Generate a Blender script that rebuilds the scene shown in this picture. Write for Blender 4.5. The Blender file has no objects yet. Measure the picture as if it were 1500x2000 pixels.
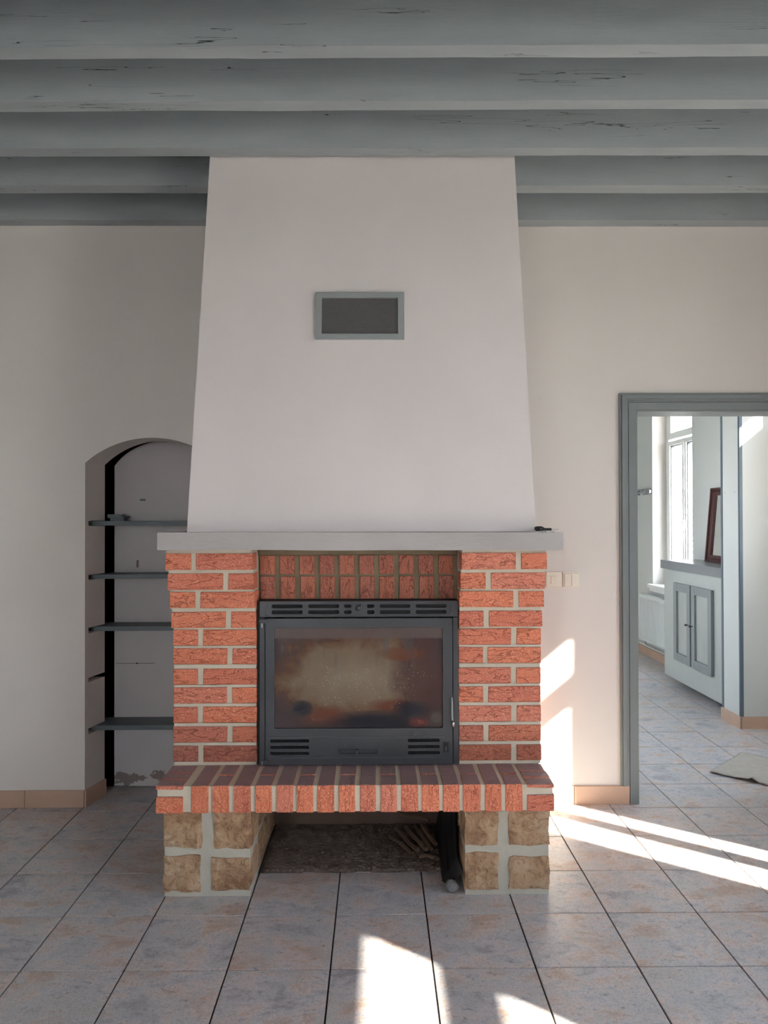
import bpy, bmesh, math, random
from mathutils import Vector, Matrix, noise as mnoise
random.seed(7)
sc = bpy.context.scene
COL = sc.collection

# ------------------------------------------------------------------ camera
F, PITCH, YAW, ROLL, CH, CY = 1464.1, 9.255e-3, 9.586e-3, -2.139e-3, 1.468, -3.86
def cam_rows():
    c, s = math.cos(YAW), math.sin(YAW); A = Matrix(((c, -s, 0), (s, c, 0), (0, 0, 1)))
    c, s = math.cos(PITCH), math.sin(PITCH); B = Matrix(((1, 0, 0), (0, c, s), (0, -s, c)))
    c, s = math.cos(ROLL), math.sin(ROLL); C = Matrix(((c, 0, s), (0, 1, 0), (-s, 0, c)))
    return C @ B @ A
M = cam_rows()
cd = bpy.data.cameras.new('camera'); cam = bpy.data.objects.new('camera', cd); COL.objects.link(cam)
cd.sensor_fit = 'HORIZONTAL'; cd.sensor_width = 36; cd.lens = 36 * F / 1500
cd.clip_start = 0.05; cd.clip_end = 200
r, fw, up = M[0], M[1], M[2]
mw = Matrix(((r[0], up[0], -fw[0], 0), (r[1], up[1], -fw[1], CY), (r[2], up[2], -fw[2], CH), (0, 0, 0, 1)))
cam.matrix_world = mw
sc.camera = cam

# ------------------------------------------------------------------ world, sun, exposure
SUN_DIR = Vector((-1, .76, -.82)).normalized()
w = bpy.data.worlds.new('world'); sc.world = w; w.use_nodes = True
nt = w.node_tree; bg = nt.nodes['Background']
tc = nt.nodes.new('ShaderNodeTexCoord'); sx = nt.nodes.new('ShaderNodeSeparateXYZ'); cr = nt.nodes.new('ShaderNodeValToRGB')
nt.links.new(tc.outputs['Generated'], sx.inputs[0]); nt.links.new(sx.outputs['Z'], cr.inputs[0]); nt.links.new(cr.outputs[0], bg.inputs[0])
cr.color_ramp.elements[0].position = 0.0; cr.color_ramp.elements[0].color = (.96, .97, 1, 1)
cr.color_ramp.elements[1].position = 0.8; cr.color_ramp.elements[1].color = (.62, .77, 1, 1)
bg.inputs[1].default_value = 13.0
sd = bpy.data.lights.new('sun', 'SUN'); sd.energy = 31; sd.angle = math.radians(.7); sd.color = (1, .92, .80)
so = bpy.data.objects.new('sun', sd); COL.objects.link(so); so.rotation_euler = SUN_DIR.to_track_quat('-Z', 'Y').to_euler(); so.location = (6, -3, 5)
sc.view_settings.view_transform = 'Standard'; sc.view_settings.look = 'None'
sc.view_settings.exposure = 0.39; sc.view_settings.gamma = 1; sc.view_settings.use_curve_mapping = False
RX = 2.91                      # inner face of the window wall
WINDOWS = [(-2.20, -1.433, .72, 2.72), (-4.73, -3.427, .72, 2.72), (.25, 1.20, 1.15, 2.64), (3.0107, 4.0086, .78, 2.74)]
# ------------------------------------------------------------------ helpers
def s2l(c):
    return tuple((x / 255 / 12.92 if x / 255 <= .04045 else ((x / 255 + .055) / 1.055) ** 2.4) for x in c)
class NT:
    def __init__(s, name):
        s.m = bpy.data.materials.new(name); s.m.use_nodes = True; s.t = s.m.node_tree
        s.b = s.t.nodes['Principled BSDF']; s.out = s.t.nodes['Material Output']
    def n(s, ty, **kw):
        x = s.t.nodes.new(ty)
        for k, v in kw.items(): setattr(x, k, v)
        return x
    def l(s, a, b): s.t.links.new(a, b)
    def coords(s, scale=(1, 1, 1), rnd=True, src='Object'):
        c = s.n('ShaderNodeTexCoord'); mp = s.n('ShaderNodeMapping'); mp.inputs['Scale'].default_value = scale
        if rnd:
            oi = s.n('ShaderNodeObjectInfo'); ml = s.n('ShaderNodeMath', operation='MULTIPLY'); ml.inputs[1].default_value = 37.0
            s.l(oi.outputs['Random'], ml.inputs[0]); cb = s.n('ShaderNodeCombineXYZ')
            for i in range(3): s.l(ml.outputs[0], cb.inputs[i])
            s.l(cb.outputs[0], mp.inputs['Location'])
        s.l(c.outputs[src], mp.inputs[0]); return mp.outputs[0]
    def noise(s, vec, scale, detail=4, rough=.55, dist=0):
        x = s.n('ShaderNodeTexNoise'); x.inputs['Scale'].default_value = scale; x.inputs['Detail'].default_value = detail
        x.inputs['Roughness'].default_value = rough; x.inputs['Distortion'].default_value = dist; s.l(vec, x.inputs[0]); return x.outputs[0]
    def ramp(s, fac, els):
        x = s.n('ShaderNodeValToRGB'); e = x.color_ramp.elements
        while len(e) < len(els): e.new(.5)
        for i, (p, c) in enumerate(els):
            e[i].position = p; e[i].color = (*c, 1) if len(c) == 3 else c
        s.l(fac, x.inputs[0]); return x.outputs[0]
    def mix(s, fac, a, b, mode='MIX'):
        x = s.n('ShaderNodeMix', data_type='RGBA', blend_type=mode)
        for sock, v in ((x.inputs[0], fac), (x.inputs[6], a), (x.inputs[7], b)):
            if hasattr(v, 'links'): s.l(v, sock)
            else: sock.default_value = v if isinstance(v, (int, float)) else (*v, 1)
        return x.outputs[2]
    def math(s, op, a, b=0.0, clamp=False):
        x = s.n('ShaderNodeMath', operation=op, use_clamp=clamp)
        for sock, v in ((x.inputs[0], a), (x.inputs[1], b)):
            if hasattr(v, 'links'): s.l(v, sock)
            else: sock.default_value = v
        return x.outputs[0]
    def bump(s, h, strength=.3, dist=.01, prev=None):
        x = s.n('ShaderNodeBump'); x.inputs['Strength'].default_value = strength; x.inputs['Distance'].default_value = dist
        s.l(h, x.inputs['Height'])
        if prev is not None: s.l(prev, x.inputs['Normal'])
        s.l(x.outputs[0], s.b.inputs['Normal']); return x.outputs[0]
    def set(s, **kw):
        for k, v in kw.items():
            i = s.b.inputs[k.replace('_', ' ')]
            if hasattr(v, 'links'): s.l(v, i)
            else: i.default_value = (*v, 1) if isinstance(v, tuple) and len(v) == 3 else v
def simple(name, rgb, rough=.6, metal=0, var=.06, nscale=6, bump=0, bscale=60, bdist=.002, spec=.5, stretch=(1, 1, 1)):
    t = NT(name); c = s2l(rgb); v = t.coords(stretch)
    f = t.noise(v, nscale)
    a = tuple(max(0, x * (1 - var)) for x in c); b = tuple(min(1, x * (1 + var)) for x in c)
    t.set(Base_Color=t.ramp(f, [(.3, a), (.7, b)]), Roughness=rough, Metallic=metal, Specular_IOR_Level=spec)
    if bump: t.bump(t.noise(v, bscale, 6), bump, bdist)
    return t.m
MT = {}
MT['wall'] = simple('wall_paint', (226, 220, 214), .75, var=.025, nscale=1.3, bump=.25, bscale=140, bdist=.0015)
MT['hood'] = simple('hood_plaster', (222, 214, 212), .7, var=.03, nscale=2.2, bump=.22, bscale=60, bdist=.002)
MT['wallk'] = simple('far_room_paint', (206, 209, 207), .75, var=.02, nscale=1.3, bump=.15, bscale=140, bdist=.001)
MT['white'] = simple('white_lacquer', (236, 238, 236), .35, var=.02)
MT['void'] = simple('unlit_gap_black', (10, 11, 14), .95, var=.2)
MT['shelf'] = simple('shelf_grey_paint', (98, 107, 110), .55, var=.07, nscale=5, bump=.2, bscale=50, stretch=(1, 6, 6))
MT['door'] = simple('door_frame_grey', (124, 131, 132), .45, var=.06, nscale=4, bump=.15, bscale=60)
MT['doorblue'] = simple('corner_strip_blue_grey', (92, 108, 120), .4, var=.06, nscale=4)
MT['counter'] = simple('countertop_grey', (120, 123, 127), .35, var=.05, nscale=5, bump=.1, bscale=40)
MT['cab'] = simple('cabinet_paint', (180, 184, 180), .6, var=.03)
MT['cabdoor'] = simple('cabinet_door_grey', (128, 135, 136), .45, var=.07, nscale=7, stretch=(1, 1, .3))
MT['cabpanel'] = simple('cabinet_panel_grey', (168, 171, 167), .5, var=.08, nscale=6, stretch=(1, 1, .4))
MT['plastic'] = simple('cream_plastic', (238, 230, 214), .4, var=.01)
MT['chrome'] = simple('chrome', (190, 192, 196), .18, 1, var=.02)
MT['steel'] = simple('worn_steel', (170, 170, 172), .3, 1, var=.1, nscale=40)
MT['black'] = simple('black_plastic', (18, 18, 20), .4, var=.1)
MT['iron'] = simple('stove_cast_iron', (56, 58, 63), .42, 0, var=.12, nscale=9, bump=.12, bscale=260, bdist=.0006, spec=.6)
MT['iron_worn'] = simple('worn_relief_iron', (84, 87, 92), .3, 0, var=.2, nscale=30)
MT['gasket'] = simple('grey_gasket', (92, 98, 104), .6, var=.05)
MT['iron_dark'] = simple('stove_inner_black', (16, 17, 20), .7, 0, var=.1)
MT['sheet'] = simple('black_iron_sheet', (26, 27, 31), .5, .3, var=.25, nscale=12, bump=.3, bscale=30, bdist=.004)
MT['grille'] = simple('grille_frame_grey', (150, 156, 155), .4, 0, var=.04)
MT['wire'] = simple('grille_wire', (140, 140, 140), .5, .0, var=.05)
MT['rad'] = simple('radiator_white', (222, 226, 224), .35, var=.01)
MT['cloth'] = simple('floor_cloth', (186, 180, 170), .95, var=.07, nscale=20, bump=.8, bscale=220, bdist=.004)
MT['wood'] = simple('kindling_wood', (104, 86, 70), .8, var=.25, nscale=14, bump=.5, bscale=60, stretch=(1, 1, 1))
MT['char'] = simple('charred_log', (24, 21, 20), .9, var=.4, nscale=14, bump=.8, bscale=30, bdist=.01)
MT['firebrick'] = simple('firebrick', (120, 105, 88), .9, var=.2, nscale=8)
MT['mirrorframe'] = simple('mirror_frame_wood', (74, 38, 36), .35, var=.25, nscale=30, bump=.5, bscale=90, bdist=.004)
MT['rubble'] = simple('ash_rubble', (112, 100, 92), .95, var=.35, nscale=18, bump=1, bscale=70, bdist=.01)
MT['pebble'] = simple('grey_pebble', (120, 120, 122), .8, var=.15, nscale=20)
MT['outside'] = simple('outside_paving', (190, 182, 168), .9, var=.05, nscale=1)
MT['concrete'] = simple('rough_render', (112, 94, 84), .95, var=.15, nscale=5, bump=.4, bscale=40, bdist=.004)
t = NT('mirror_glass'); t.set(Base_Color=(.85, .85, .83), Metallic=1.0, Roughness=.03); MT['mirror'] = t.m
def m_panel():
    t = NT('niche_panel'); v = t.coords((1, 1, 1), False)
    f = t.noise(v, 1.6, 3); base = t.ramp(f, [(.3, s2l((186, 180, 178))), (.7, s2l((200, 196, 196)))])
    sx = t.n('ShaderNodeSeparateXYZ'); t.l(v, sx.inputs[0])
    # torn paint patch along the foot of the board
    nz = t.noise(v, 14, 5, .6); low = t.math('SUBTRACT', .090, sx.outputs['Z'])
    hi = t.math('SUBTRACT', sx.outputs['Z'], .018)
    bandm = t.math('MINIMUM', low, hi)
    m = t.math('GREATER_THAN', t.math('ADD', t.math('MULTIPLY', bandm, 4.5), t.math('MULTIPLY', nz, 1.0)), .56)
    m = t.math('MULTIPLY', m, t.math('LESS_THAN', sx.outputs['Z'], .095))
    col = t.mix(m, base, s2l((136, 124, 120)))
    t.set(Base_Color=col, Roughness=.7); t.bump(t.noise(v, 90, 4), .15, .001); return t.m
MT['panel'] = m_panel()
def m_tile():
    t = NT('floor_tile'); v = t.coords((1, 1, 1)); v2 = t.coords((1, 1.5, 1))
    a = t.noise(v2, 5.5, 10, .70, .35); b = t.noise(v, 8.5, 10, .74, .5); c = t.noise(v2, 34, 10, .8, .4); fine = t.noise(v, 150, 4, .7)
    col = t.ramp(a, [(.36, s2l((160, 158, 164))), (.45, s2l((200, 198, 202))), (.53, s2l((214, 199, 193))), (.62, s2l((194, 168, 152)))])
    blue = t.ramp(b, [(.46, (0, 0, 0)), (.58, (1, 1, 1))])
    col = t.mix(t.math('MULTIPLY', blue, .8), col, s2l((192, 192, 193)))
    dk = t.ramp(c, [(.34, (1, 1, 1)), (.45, (0, 0, 0))])
    col = t.mix(t.math('MULTIPLY', dk, .9), col, s2l((120, 118, 124)))
    col = t.mix(t.math('MULTIPLY', t.ramp(fine, [(.40, (1, 1, 1)), (.52, (0, 0, 0))]), .35), col, s2l((130, 128, 132)))
    hl = t.ramp(c, [(.60, (0, 0, 0)), (.75, (1, 1, 1))])
    col = t.mix(t.math('MULTIPLY', hl, .35), col, s2l((226, 218, 212)))
    t.set(Base_Color=col, Roughness=t.ramp(c, [(.3, (.42,) * 3), (.7, (.27,) * 3)]), Specular_IOR_Level=.5)
    p = t.bump(t.noise(v2, 26, 8, .6, 1.5), .28, .004); return t.m
MT['tile'] = m_tile()
MT['grout'] = simple('floor_grout', (62, 58, 56), .95, var=.15, nscale=8, bump=.3, bscale=80)
MT['skirt'] = simple('terracotta_skirting', (200, 168, 146), .45, var=.06, nscale=7, bump=.1, bscale=40)
MT['skirtgap'] = simple('skirting_grout', (150, 128, 112), .9, var=.06)
def m_beam():
    t = NT('beam_paint'); v = t.coords((.7, 3, 3)); f = t.noise(v, 3, 4)
    col = t.ramp(f, [(.3, s2l((156, 163, 165))), (.7, s2l((168, 175, 176)))])
    v2 = t.coords((.55, 16, 16)); cr = t.noise(v2, 2.2, 3, .5, .35)
    ab = t.math('ABSOLUTE', t.math('SUBTRACT', cr, .5)); ln = t.math('LESS_THAN', ab, .0035)
    gate = t.math('GREATER_THAN', t.noise(t.coords((.6, 4, 4)), 2.6, 2), .60)
    m = t.math('MULTIPLY', ln, gate)
    col = t.mix(m, col, s2l((40, 42, 42)))
    t.set(Base_Color=col, Roughness=.6)
    p = t.bump(t.noise(t.coords((3, 20, 20)), 6, 6), .25, .004); inv = t.math('SUBTRACT', 1.0, m); t.bump(inv, .8, .004, p); return t.m
MT['beam'] = m_beam()
def m_mantel():
    t = NT('mantel_paint'); v = t.coords((1, 1, 1), False); f = t.noise(v, 3, 4)
    t.set(Base_Color=t.ramp(f, [(.3, s2l((168, 163, 161))), (.7, s2l((182, 177, 175)))]), Roughness=.5)
    g = t.noise(t.coords((2.5, 14, 14), False), 7, 6, .6, 1.0); t.bump(g, .35, .004); return t.m
MT['mantel'] = m_mantel()
def m_brick(name, axis, soot=0.0):
    # axis: direction the wrinkles run along. 'x' courses, 'z' headers
    t = NT(name); st = (7, 7, 26) if axis == 'x' else (26, 26, 7)
    v = t.coords(st); v0 = t.coords((1, 1, 1))
    oi = t.n('ShaderNodeObjectInfo')
    base = t.ramp(oi.outputs['Random'], [(0, s2l((212, 116, 86))), (.35, s2l((220, 124, 90))), (.7, s2l((200, 106, 84))), (1, s2l((212, 126, 104)))])
    mot = t.noise(v0, 38, 5, .7)
    base = t.mix(t.ramp(mot, [(.38, (0, 0, 0)), (.62, (1, 1, 1))]), t.mix(.35, base, s2l((176, 84, 62))), base)
    sp = t.noise(v0, 210, 3, .6); spm = t.ramp(sp, [(.52, (0, 0, 0)), (.62, (1, 1, 1))])
    base = t.mix(t.math('MULTIPLY', spm, .6), base, s2l((244, 186, 152)))  # pale specks paint glints of the glaze into the colour
    wr = t.noise(v, 1.5, 2, .45, 1.1)
    ridge = t.math('ABSOLUTE', t.math('SUBTRACT', wr, .5)); rid = t.ramp(ridge, [(0, (0, 0, 0)), (.020, (1, 1, 1))])
    base = t.mix(t.math('MULTIPLY', t.math('SUBTRACT', 1.0, rid), .26), base, s2l((104, 44, 34)))
    if soot:
        sn = t.noise(v0, 12, 4); base = t.mix(t.math('MULTIPLY', t.ramp(sn, [(.25, (.7,) * 3), (.75, (1, 1, 1))]), soot), base, s2l((66, 50, 52)))
    # ash and dust on faces pointing up, with the hearth top's shade painted in
    g = t.n('ShaderNodeNewGeometry'); sx = t.n('ShaderNodeSeparateXYZ'); t.l(g.outputs['True Normal'], sx.inputs[0])
    upf = t.math('GREATER_THAN', sx.outputs['Z'], .7)
    base = t.mix(t.math('MULTIPLY', upf, .82), base, s2l((138, 127, 132)))
    t.set(Base_Color=base, Roughness=.55, Specular_IOR_Level=.4)
    p = t.bump(rid, .85, .0035); t.bump(t.noise(v0, 160, 4), .35, .0015, p); return t.m
MT['brick_x'] = m_brick('brick_course', 'x'); MT['brick_z'] = m_brick('brick_header', 'z')
MT['brick_x_soot'] = m_brick('brick_course_sooty', 'x', .45); MT['brick_z_soot'] = m_brick('brick_header_sooty', 'z', .5)
MT['brick_x_dust'] = m_brick('brick_course_dull', 'x', .22)
MT['mortar'] = simple('mortar', (206, 196, 178), .9, var=.08, nscale=9, bump=.5, bscale=70, bdist=.003)
MT['mortar_soot'] = simple('sooty_mortar', (124, 110, 88), .9, var=.2, nscale=6, bump=.5, bscale=70, bdist=.003)
MT['mortar_pale'] = simple('pale_mortar', (186, 182, 170), .9, var=.06, nscale=9, bump=.5, bscale=60, bdist=.004)
def m_stone():
    t = NT('hewn_stone'); v = t.coords((1, 1, 1)); a = t.noise(v, 11, 6, .62, .6); b = t.noise(v, 30, 6, .65, 1.4)
    col = t.ramp(a, [(.32, s2l((140, 104, 78))), (.5, s2l((184, 152, 120))), (.72, s2l((200, 174, 146)))])
    col = t.mix(t.math('MULTIPLY', t.ramp(b, [(.36, (1, 1, 1)), (.5, (0, 0, 0))]), .55), col, s2l((122, 84, 60)))
    t.set(Base_Color=col, Roughness=.85); p = t.bump(b, .9, .012); t.bump(t.noise(v, 120, 5), .3, .002, p); return t.m
MT['stone'] = m_stone()
def m_glassdirty():
    t = NT('sooty_stove_glass'); v = t.coords((1, 1, 1), False); sx = t.n('ShaderNodeSeparateXYZ'); t.l(v, sx.inputs[0])
    X, Z = sx.outputs['X'], sx.outputs['Z']
    n1 = t.noise(v, 9, 5, .6, .4); n2 = t.noise(v, 26, 5, .6)
    dx = t.math('DIVIDE', t.math('ADD', X, .085), .34); dz = t.math('DIVIDE', t.math('SUBTRACT', Z, .80), .175)
    d = t.math('SQRT', t.math('ADD', t.math('MULTIPLY', dx, dx), t.math('MULTIPLY', dz, dz)))
    d = t.math('ADD', d, t.math('MULTIPLY', t.math('SUBTRACT', n1, .5), 1.0))
    d = t.math('MULTIPLY', d, .5)
    col = t.ramp(d, [(0, s2l((142, 128, 112))), (.36, s2l((124, 106, 86))), (.50, s2l((98, 66, 46))), (.62, s2l((66, 48, 48))), (1, s2l((64, 52, 54)))])
    def blob(cx, cz, rx, rz, w_=.8):
        a = t.math('DIVIDE', t.math('SUBTRACT', X, cx), rx); b = t.math('DIVIDE', t.math('SUBTRACT', Z, cz), rz)
        q = t.math('ADD', t.math('ADD', t.math('MULTIPLY', a, a), t.math('MULTIPLY', b, b)), t.math('MULTIPLY', t.math('SUBTRACT', n1, .5), w_ * 2))
        return t.ramp(q, [(.25, (1, 1, 1)), (1, (0, 0, 0))])
    col = t.mix(t.math('MULTIPLY', blob(.20, .80, .16, .20), .8), col, s2l((78, 52, 52)))       # red-brown tar at the right
    col = t.mix(t.math('MULTIPLY', blob(.10, .905, .12, .03), .7), col, s2l((112, 62, 40)))
    col = t.mix(t.math('MULTIPLY', blob(-.20, .655, .10, .045), .8), col, s2l((112, 62, 46)))    # rust-red rim of the burnt foot
    col = t.mix(t.math('MULTIPLY', blob(.07, .690, .14, .035), .8), col, s2l((104, 52, 38)))
    col = t.mix(blob(-.01, .625, .23, .055, .5), col, s2l((30, 31, 40)))
    col = t.mix(blob(-.315, .680, .055, .040, .5), col, s2l((34, 33, 40)))
    col = t.mix(blob(.145, .675, .085, .045, .5), col, s2l((34, 34, 44)))
    col = t.mix(t.math('MULTIPLY', blob(.175, .622, .05, .022, .5), .8), col, s2l((116, 54, 50)))
    col = t.mix(t.math('MULTIPLY', blob(.245, .640, .04, .04), .6), col, s2l((98, 92, 86)))
    # grey veils hanging from the top
    vv = t.noise(t.coords((13, 1, 2.2), False), 2.4, 4); veil = t.math('MULTIPLY', t.ramp(vv, [(.5, (0, 0, 0)), (.64, (1, 1, 1))]), t.ramp(t.math('MULTIPLY', t.math('SUBTRACT', Z, .82), 6.0), [(0, (0, 0, 0)), (.6, (1, 1, 1))]))
    col = t.mix(t.math('MULTIPLY', veil, .5), col, s2l((86, 86, 90)))
    top = t.ramp(t.math('MULTIPLY', t.math('SUBTRACT', Z, .965), 30.0), [(0, (0, 0, 0)), (.35, (1, 1, 1))])
    col = t.mix(t.math('MULTIPLY', top, .8), col, s2l((106, 92, 88)))
    vo = t.n('ShaderNodeTexVoronoi'); vo.inputs['Scale'].default_value = 95; t.l(v, vo.inputs[0])
    spk = t.math('LESS_THAN', vo.outputs['Distance'], .17)
    near = t.ramp(d, [(.3, (1, 1, 1)), (.5, (0, 0, 0))]); lowm = t.math('LESS_THAN', Z, .86)
    rnd = t.math('GREATER_THAN', n2, .50)
    spk = t.math('MULTIPLY', t.math('MULTIPLY', spk, near), t.math('MULTIPLY', lowm, rnd))
    col = t.mix(spk, col, s2l((178, 166, 146)))
    t.set(Base_Color=col, Roughness=.22, Specular_IOR_Level=.5)
    tr = t.n('ShaderNodeBsdfTransparent'); mx = t.n('ShaderNodeMixShader'); mx.inputs[0].default_value = .86
    t.l(tr.outputs[0], mx.inputs[1]); t.l(t.b.outputs[0], mx.inputs[2]); t.l(mx.outputs[0], t.out.inputs[0]); return t.m
MT['sootglass'] = m_glassdirty()
def m_glass():
    t = NT('window_glass'); tr = t.n('ShaderNodeBsdfTransparent'); gl = t.n('ShaderNodeBsdfGlossy'); gl.inputs['Roughness'].default_value = .02
    tr.inputs[0].default_value = (.97, .98, .98, 1)
    lw = t.n('ShaderNodeLayerWeight'); lw.inputs[0].default_value = .5; fc = t.math('ADD', t.math('MULTIPLY', t.math('POWER', lw.outputs['Facing'], 5.0), .6), .03); mx = t.n('ShaderNodeMixShader')
    t.l(fc, mx.inputs[0]); t.l(tr.outputs[0], mx.inputs[1]); t.l(gl.outputs[0], mx.inputs[2]); t.l(mx.outputs[0], t.out.inputs[0]); return t.m
MT['glass'] = m_glass()

def put(o, parent=None, loc=None):
    COL.objects.link(o)
    L = Vector(loc) if loc is not None else Vector((0, 0, 0))
    if parent is not None:
        o.parent = parent; P = Vector(parent['wloc']) if 'wloc' in parent else Vector((0, 0, 0)); o.location = L - P
    else: o.location = L
    o['wloc'] = tuple(L); return o
def empty(name, loc, label=None, cat=None, group=None, kind=None):
    o = bpy.data.objects.new(name, None); o.empty_display_size = .1; put(o, None, loc); tag(o, label, cat, group, kind); return o
def tag(o, label=None, cat=None, group=None, kind=None):
    if label: o['label'] = label
    if cat: o['category'] = cat
    if group: o['group'] = group
    if kind: o['kind'] = kind
    return o
class MB:
    def __init__(s): s.v = []; s.f = []
    def add(s, vs, fs):
        k = len(s.v); s.v += [tuple(x) for x in vs]; s.f += [tuple(i + k for i in f) for f in fs]; return s
    def box(s, x0, x1, y0, y1, z0, z1):
        return s.add([(x0, y0, z0), (x1, y0, z0), (x1, y1, z0), (x0, y1, z0), (x0, y0, z1), (x1, y0, z1), (x1, y1, z1), (x0, y1, z1)],
                     [(0, 3, 2, 1), (4, 5, 6, 7), (0, 1, 5, 4), (1, 2, 6, 5), (2, 3, 7, 6), (3, 0, 4, 7)])
    def hexa(s, b, tp):      # 4 bottom, 4 top corners, counter-clockwise from above
        return s.add(list(b) + list(tp), [(0, 3, 2, 1), (4, 5, 6, 7), (0, 1, 5, 4), (1, 2, 6, 5), (2, 3, 7, 6), (3, 0, 4, 7)])
    def prism_z(s, poly, z0, z1):
        n = len(poly); return s.add([(x, y, z0) for x, y in poly] + [(x, y, z1) for x, y in poly],
            [tuple(range(n))[::-1], tuple(range(n, 2 * n))] + [(i, (i + 1) % n, n + (i + 1) % n, n + i) for i in range(n)])
    def prism_y(s, poly, y0, y1):    # poly of (x,z) counter-clockwise seen from -y
        n = len(poly); return s.add([(x, y0, z) for x, z in poly] + [(x, y1, z) for x, z in poly],
            [tuple(range(n)), tuple(range(n, 2 * n))[::-1]] + [((i + 1) % n, i, n + i, n + (i + 1) % n) for i in range(n)])
    def tube(s, pts, r, n=8, closed=False):
        pts = [Vector(p) for p in pts]; k = len(pts); base = len(s.v); rings = []
        for i, p in enumerate(pts):
            a = pts[(i - 1) % k] if (closed or i > 0) else p; b = pts[(i + 1) % k] if (closed or i < k - 1) else p
            d = (b - a).normalized(); u = d.cross(Vector((0, 1, 0)))
            if u.length < .1: u = d.cross(Vector((1, 0, 0)))
            u.normalize(); w_ = d.cross(u); rr = r[i] if isinstance(r, (list, tuple)) else r
            for j in range(n):
                t_ = 2 * math.pi * j / n; s.v.append(tuple(p + (u * math.cos(t_) + w_ * math.sin(t_)) * rr))
        for i in range(k if closed else k - 1):
            for j in range(n):
                A = base + i * n; B = base + ((i + 1) % k) * n
                s.f.append((A + j, A + (j + 1) % n, B + (j + 1) % n, B + j))
        if not closed:
            s.f.append(tuple(base + j for j in range(n))[::-1]); s.f.append(tuple(base + (k - 1) * n + j for j in range(n)))
        return s
    def mesh(s, name, mat, smooth=False, bevel=0, fix=True):
        me = bpy.data.meshes.new(name); me.from_pydata(s.v, [], s.f); me.update()
        if fix or bevel:
            bm = bmesh.new(); bm.from_mesh(me); bmesh.ops.recalc_face_normals(bm, faces=bm.faces)
            if bevel: bmesh.ops.bevel(bm, geom=bm.edges[:], offset=bevel, segments=2, profile=.6, affect='EDGES', clamp_overlap=True)
            bm.to_mesh(me); bm.free()
        me.materials.append(MT[mat] if isinstance(mat, str) else mat)
        if smooth: me.polygons.foreach_set('use_smooth', [True] * len(me.polygons))
        return me
    def obj(s, name, mat, parent=None, **kw):
        return put(bpy.data.objects.new(name, s.mesh(name, mat, **kw)), parent)
def rect(x0, x1, z0, z1, r=0, n=5):
    if r <= 0: return [(x0, z0), (x1, z0), (x1, z1), (x0, z1)]
    P = []
    for cx, cz, a0 in ((x1 - r, z0 + r, -90), (x1 - r, z1 - r, 0), (x0 + r, z1 - r, 90), (x0 + r, z0 + r, 180)):
        for i in range(n + 1):
            a = math.radians(a0 + 90 * i / n); P.append((cx + r * math.cos(a), cz + r * math.sin(a)))
    return P
def plate(name, outer, holes, yf, th, mat, parent, bev=.0015):
    """flat plate in the XZ plane with holes; front face at y=yf, going back th"""
    cu = bpy.data.curves.new(name + '_outline', 'CURVE'); cu.dimensions = '2D'; cu.fill_mode = 'BOTH'
    for poly in [outer] + holes:
        sp = cu.splines.new('POLY'); sp.points.add(len(poly) - 1)
        for i, (x, z) in enumerate(poly): sp.points[i].co = (x, z, 0, 1)
        sp.use_cyclic_u = True
    cu.extrude = th / 2 - bev; cu.bevel_depth = bev; cu.bevel_resolution = 1; cu.offset = -bev
    tmp = bpy.data.objects.new(name, cu); COL.objects.link(tmp)
    dg = bpy.context.evaluated_depsgraph_get(); me = bpy.data.meshes.new_from_object(tmp.evaluated_get(dg))
    bpy.data.objects.remove(tmp); bpy.data.curves.remove(cu)
    me.transform(Matrix.Translation((0, yf + th / 2, 0)) @ Matrix.Rotation(math.radians(90), 4, 'X'))
    me.name = name; me.materials.clear(); me.materials.append(MT[mat])
    return put(bpy.data.objects.new(name, me), parent)

# ------------------------------------------------------------------ room shell
struct = lambda o: tag(o, kind='structure')
WT = .17; CZ = 3.19; LX = -3.6; BY = -6.3
NL, NR, NC, SPR, APX = -1.4965, -.8115, -1.154, 1.760, 1.888
def arch(x):
    a = (NR - NL) / 2; h = APX - SPR; R_ = (a * a + h * h) / (2 * h); return APX - R_ + math.sqrt(max(0, R_ * R_ - (x - NC) ** 2))
bk = lambda x: NC + (x - NC) * .884
DL, DR, DT = 1.3448, 2.20, 2.0195
SLOTS = [(.360, .390), (.628, .652), (.880, .909), (1.154, 1.182), (1.434, 1.463)]
m = MB()
m.box(LX, -1.56, 0, WT, 0, CZ)
zz = 0
for a, b in SLOTS + [(SPR, None)]:
    m.prism_z([(-1.56, 0), (NL, 0), (bk(NL), WT), (-1.56, WT)], zz, a)
    if b: m.prism_z([(-1.56, 0), (NL, 0), (NL + .007, .028), (NL - .035, .028), (NL - .035, WT), (-1.56, WT)], a, b); zz = b
m.box(-1.56, NL, 0, WT, SPR, CZ)
N = 40
for i in range(N):
    xa = NL + (NR - NL) * i / N; xb = NL + (NR - NL) * (i + 1) / N
    ya, yb = arch(xa), arch(xb)
    m.hexa([(xa, 0, ya), (xb, 0, yb), (bk(xb), WT, yb), (bk(xa), WT, ya)], [(xa, 0, CZ), (xb, 0, CZ), (xb, WT, CZ), (xa, WT, CZ)])
m.prism_z([(NR, 0), (-.70, 0), (-.70, WT), (bk(NR), WT)], 0, SPR)
m.box(NR, -.70, 0, WT, SPR, CZ); m.box(-.70, DL - .03, 0, WT, 0, CZ); m.box(DL - .03, DR + .03, 0, WT, DT + .03, CZ); m.box(DR + .03, RX, 0, WT, 0, CZ)
struct(m.obj('wall_back', 'wall', fix=False))
m = MB()     # window wall, shared by both rooms, with its openings
OX = RX + .29; ys = BY
for a, b, c, d in sorted(WINDOWS):
    m.box(RX, OX, ys, a, 0, CZ)
    if c > 0: m.box(RX, OX, a, b, 0, c)
    m.box(RX, OX, a, b, d, CZ); ys = b
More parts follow.
